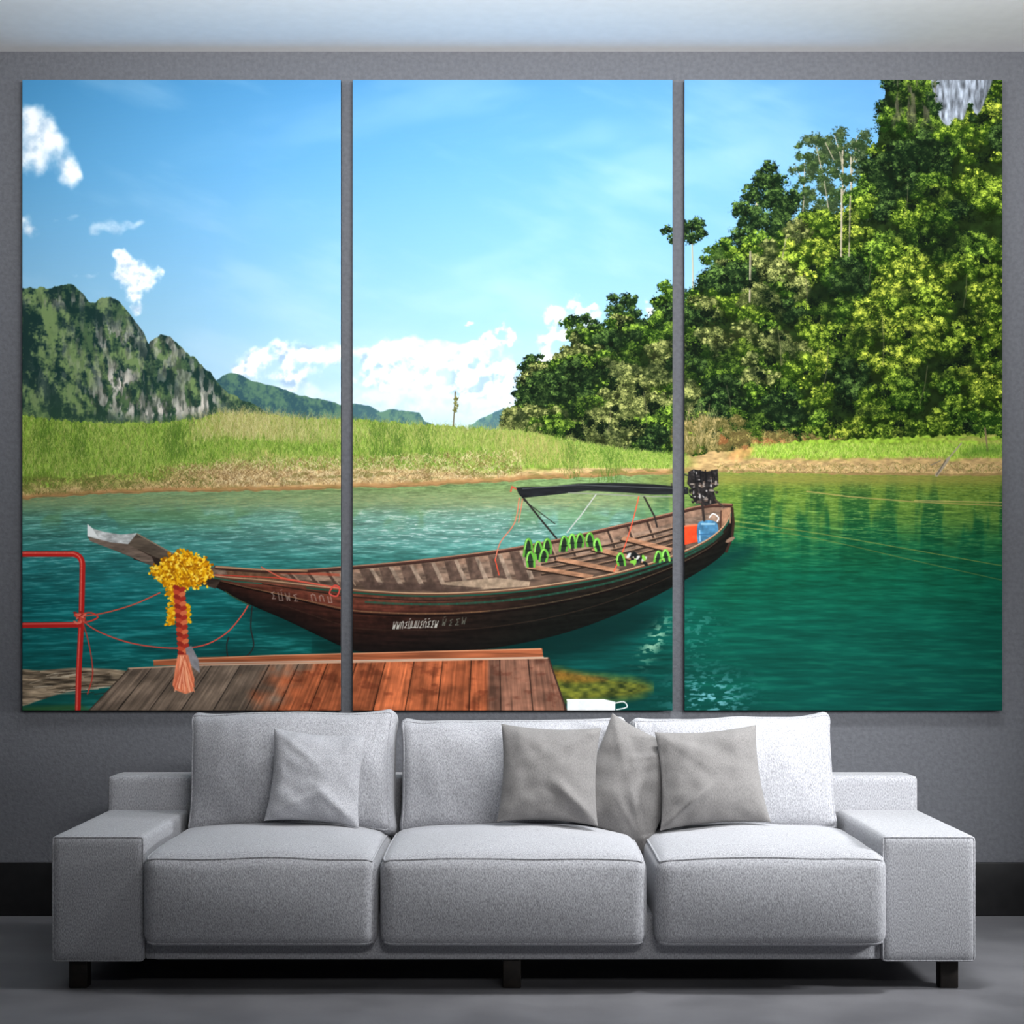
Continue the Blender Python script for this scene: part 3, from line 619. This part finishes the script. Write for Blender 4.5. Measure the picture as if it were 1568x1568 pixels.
def softbox(name,half,r,deform,M,m,parent,N=36,pipes=(),pr=.0045):
    hx,hy,hz=half
    def shape(p):
        inner=Vector((max(-hx+r,min(hx-r,p.x)),max(-hy+r,min(hy-r,p.y)),max(-hz+r,min(hz-r,p.z))))
        d=p-inner
        if d.length>1e-9: p=inner+d.normalized()*r
        return deform(p)
    ts=[math.sin((i/N*2-1)*math.pi/2*.94)/math.sin(math.pi/2*.94) for i in range(N+1)]
    vs=[];fs=[];idx={}
    def V(p):
        k=(round(p[0],5),round(p[1],5),round(p[2],5))
        if k not in idx: idx[k]=len(vs); vs.append(M@shape(Vector(p)))
        return idx[k]
    for ax in range(3):
        for sg in (-1,1):
            u,v=[(1,2),(2,0),(0,1)][ax]
            g=[]
            for i in range(N+1):
                row=[]
                for j in range(N+1):
                    p=[0,0,0];p[ax]=sg*half[ax];p[u]=ts[i]*half[u];p[v]=ts[j]*half[v];row.append(V(p))
                g.append(row)
            for i in range(N):
                for j in range(N):
                    q=[g[i][j],g[i+1][j],g[i+1][j+1],g[i][j+1]]
                    if sg<0:q.reverse()
                    fs.append(q)
    me=bpy.data.meshes.new(name);me.from_pydata([tuple(v) for v in vs],[],fs);me.materials.append(m);me.shade_smooth()
    o=link(bpy.data.objects.new(name,me),parent)
    for (ax,sg) in pipes:
        u,v=[(1,2),(2,0),(0,1)][ax]; pts=[]
        seq=[(t,-1) for t in ts[:-1]]+[(1,t) for t in ts[:-1]]+[(-t,1) for t in ts[:-1]]+[(-1,-t) for t in ts[:-1]]
        for (a,b_) in seq:
            p=[0,0,0];p[ax]=sg*half[ax];p[u]=a*half[u];p[v]=b_*half[v]
            pts.append(M@shape(Vector(p)))
        cu=bpy.data.curves.new(name+'_piping','CURVE');cu.dimensions='3D';cu.bevel_depth=pr;cu.bevel_resolution=2
        sp=cu.splines.new('POLY');sp.points.add(len(pts)-1);sp.use_cyclic_u=True
        for i,p in enumerate(pts): sp.points[i].co=(*p,1)
        cu.materials.append(m); link(bpy.data.objects.new(name+'_piping',cu),parent)
    return o
sofa=bpy.data.objects.new('sofa',None); link(sofa)
ident=lambda p:p
def T(x,y,z): return Matrix.Translation((x,y,z))
AXL0,AXL1=PX(78,0),PX(221,0); AXR0,AXR1=PX(1350,0),PX(1495,0); AZ=PZ(1280,0)
for nm,a,b_ in (('armrest_left',AXL0,AXL1),('armrest_right',AXR0,AXR1)):
    softbox(nm,((b_-a)/2,.40,(AZ-.09)/2),.018,ident,T((a+b_)/2,.40,(AZ+.09)/2),fsofa,sofa,16,((1,-1),),.0035)
BX0,BX1=PX(178,.95),PX(1392,.95); BZ=PZ(1184,.9)
softbox('backrest_frame',((BX1-BX0)/2,.085,(BZ-.09)/2),.02,ident,T((BX0+BX1)/2,.885,(BZ+.09)/2),fsofa,sofa,24)
softbox('seat_base',((AXR0-AXL1)/2,.39,.075),.012,ident,T((AXR0+AXL1)/2,.40,.17),fsofa,sofa,16)
for nm,x_,y_ in (('foot_front_left',AXL0+.08,.06),('foot_front_right',AXR1-.08,.06),('foot_back_left',AXL0+.08,.9),('foot_back_right',AXR1-.08,.9),('foot_center',0,.06)):
    box(nm,(x_-.03,y_-.03,0),(x_+.03,y_+.03,.10),leg,.004,sofa)
def seatdef(h,seed):
    hx,hy,hz=h
    def f(p):
        u=p.x/hx;v=p.y/hy;w=p.z/hz
        cu=max(0,1-u*u);cv=max(0,1-v*v);cw=max(0,1-w*w)
        q=p.copy()
        nz=mnoise.noise(Vector((p.x*5+seed,p.y*5,p.z*5)))
        if p.z>0: q.z+=w*(.052*cu**.55*cv**.6+.007*nz)
        q.y+=(-1 if v<0 else 1)*abs(v)*.022*cu**.7*cw
        q.x+=u*.006*cv*cw
        return q
    return f
sy0=-.075
for nm,a,b_,sd in (('seat_cushion_left',217,576,1),('seat_cushion_middle',581,991,5),('seat_cushion_right',1004,1360,9)):
    xa,xb=PX(a,sy0),PX(b_,sy0); h=((xb-xa)/2,.385,.145)
    softbox(nm,h,.04,seatdef(h,sd),T((xa+xb)/2,sy0+.39,.295),fsofa,sofa,44,((2,1),(2,-1)),.004)
def backdef(h,seed):
    hx,hy,hz=h
    def f(p):
        u=p.x/hx;v=p.y/hy;w=p.z/hz
        cu=max(0,1-u**2);cw=max(0,1-w**2)
        q=p.copy()
        q.y+=v*(.075*(cu*cw)**.6)
        corner=(abs(u)**5)*(abs(w)**5)
        q.x+=u*(.020*corner)
        q.z+=w*(.030*corner)+ (w*.012*cu if w>0 else 0)
        n1=mnoise.noise(Vector((p.x*3.4+seed,p.z*3.4,seed)));n2=mnoise.noise(Vector((p.x*11+seed,p.z*7+p.x*5,seed+4)))
        q.y+=v*(.036*n1+.009*n2)
        q.z+=(.007*mnoise.noise(Vector((p.x*8+seed,2.2,seed))))*(w>0)*w
        return q
    return f
for nm,a,b_,sd,rz,ztop in (('back_cushion_left',286,609,2.3,-.10,.85),('back_cushion_middle',611,962,6.1,-.03,.825),('back_cushion_right',966,1282,11.7,.12,.835)):
    yc=.665; xa,xb=PX(a,yc-.04),PX(b_,yc-.04); h=((xb-xa)/2-.012,.065,(ztop-.44)/2)
    M=T((xa+xb)/2,yc,(ztop+.44)/2)@Euler((math.radians(-11),-abs(rz)*.15,rz)).to_matrix().to_4x4()
    softbox(nm,h,.035,backdef(h,sd),M,fsofa,sofa,44,((1,-1),),.004)
def pillow(name,cpx,cpy,yw,wpx,hpx,t,roll,tilt,yaw,m,seed,shear=0,taper=0):
    s=(yw-CY)/FP; w=wpx*s/2;h=hpx*s/2
    M=T(PX(cpx,yw),yw,PZ(cpy,yw))@Euler((math.radians(tilt),0,math.radians(yaw))).to_matrix().to_4x4()@Matrix.Rotation(math.radians(roll),4,'Y')
    N=64;vs=[];fs=[];g={}
    rr=random.Random(seed)
    cre=[(rr.choice([-1,1]),rr.choice([-1,1]),rr.uniform(.5,1.05),rr.uniform(.003,.008),rr.uniform(.06,.12)) for _ in range(9)]
    for side in (-1,1):
        for i in range(N+1):
            for j in range(N+1):
                u=math.sin((i/N*2-1)*math.pi/2);v=math.sin((j/N*2-1)*math.pi/2)
                if side==1 and (i in(0,N) or j in(0,N)): g[(1,i,j)]=g[(-1,i,j)];continue
                k=.08
                x=w*(u*(1-k*(1-v*v)*abs(u)**1.5)*(1-taper*v)+shear*v)
                z=h*v*(1-k*(1-u*u)*abs(v)**1.5)
                th=t*((1-u**4)*(1-v**4))**.55*(.70+.30*(1-u*u)*(1-v*v))
                d=0
                for (cx,cz,sl_,A,wd) in cre:
                    du=u-cx;dv=v-cz;rad=math.hypot(du,dv)
                    ang=math.atan2(-cz*sl_,-cx);per=-math.sin(ang)*du+math.cos(ang)*dv
                    if rad<1.5: d+=A*math.exp(-(per/wd)**2)*math.sin(min(1,rad/1.5)*math.pi)
                nz=mnoise.noise(Vector((u*1.3+seed,v*1.3,seed*.7)))*.014+mnoise.noise(Vector((u*3.4+seed,v*3.4,seed)))*.006
                edge=min(1,th/(t*.35)) if t else 0
                y=side*(th+(d*.8+nz)*edge)
                g[(side,i,j)]=len(vs);vs.append(tuple(M@Vector((x,y,z))))
    for side in (-1,1):
        for i in range(N):
            for j in range(N):
                q=[g[(side,i,j)],g[(side,i+1,j)],g[(side,i+1,j+1)],g[(side,i,j+1)]]
                if side==1:q.reverse()
                fs.append(q)
    me=bpy.data.meshes.new(name);me.from_pydata(vs,[],fs);me.materials.append(m);me.shade_smooth()
    return link(bpy.data.objects.new(name,me))
pillow('throw_pillow',484,1191,.45,144,144,.06,5,-14,4,flight,3.1)
pillow('throw_pillow',964,1200,.48,142,178,.06,24,-14,-8,fdark,8.4)
pillow('throw_pillow',841,1186,.39,154,152,.065,2.5,-14,0,fdark,14.2)
pillow('throw_pillow',1088,1190,.41,164,152,.065,-4,-14,2,fdark,21.9,.0,.04)
# ---- lights
def area(name,loc,target,sx,sy,power,col=(1,1,1),spread=180):
    l=bpy.data.lights.new(name,'AREA');l.shape='RECTANGLE';l.size=sx;l.size_y=sy;l.energy=power;l.color=col;l.spread=math.radians(spread)
    o=bpy.data.objects.new(name,l);link(o);o.location=loc
    o.rotation_euler=(Vector(target)-Vector(loc)).to_track_quat('-Z','Y').to_euler();return o
area('gallery_light',(1.0,-3.9,2.5),(.1,1.4,2.35),2.2,.5,43,(1,.99,.98),68)
area('added_ceiling_fill',(.4,-.4,3.17),(.4,.25,3.75),5.0,.2,68,(1,1,1))  # added uplight out of view to whiten the ceiling strip, no cove built
area('added_seat_top_fill',(1.1,-.35,3.4),(.5,.40,.4),.6,.3,22,(.98,.99,1),80)  # added overhead fill that brightens the seat tops, stands for no fitting
area('added_right_fill',(2.9,-.6,1.25),(.8,.6,.66),.3,.4,18,(.98,.99,1),80)  # added fill from the right to brighten the right back cushion, no lamp there
w=bpy.data.worlds.new('room_ambient');scn.world=w;w.use_nodes=True
w.node_tree.nodes['Background'].inputs[0].default_value=(.95,.97,1,1);w.node_tree.nodes['Background'].inputs[1].default_value=.03
# ---- camera
cd=bpy.data.cameras.new('camera');co=bpy.data.objects.new('camera',cd);link(co)
co.location=(0,CY,EZ);co.rotation_euler=(math.pi/2,0,0)
cd.sensor_width=36;cd.lens=FP/1568*36;cd.shift_y=166/1568
scn.camera=co
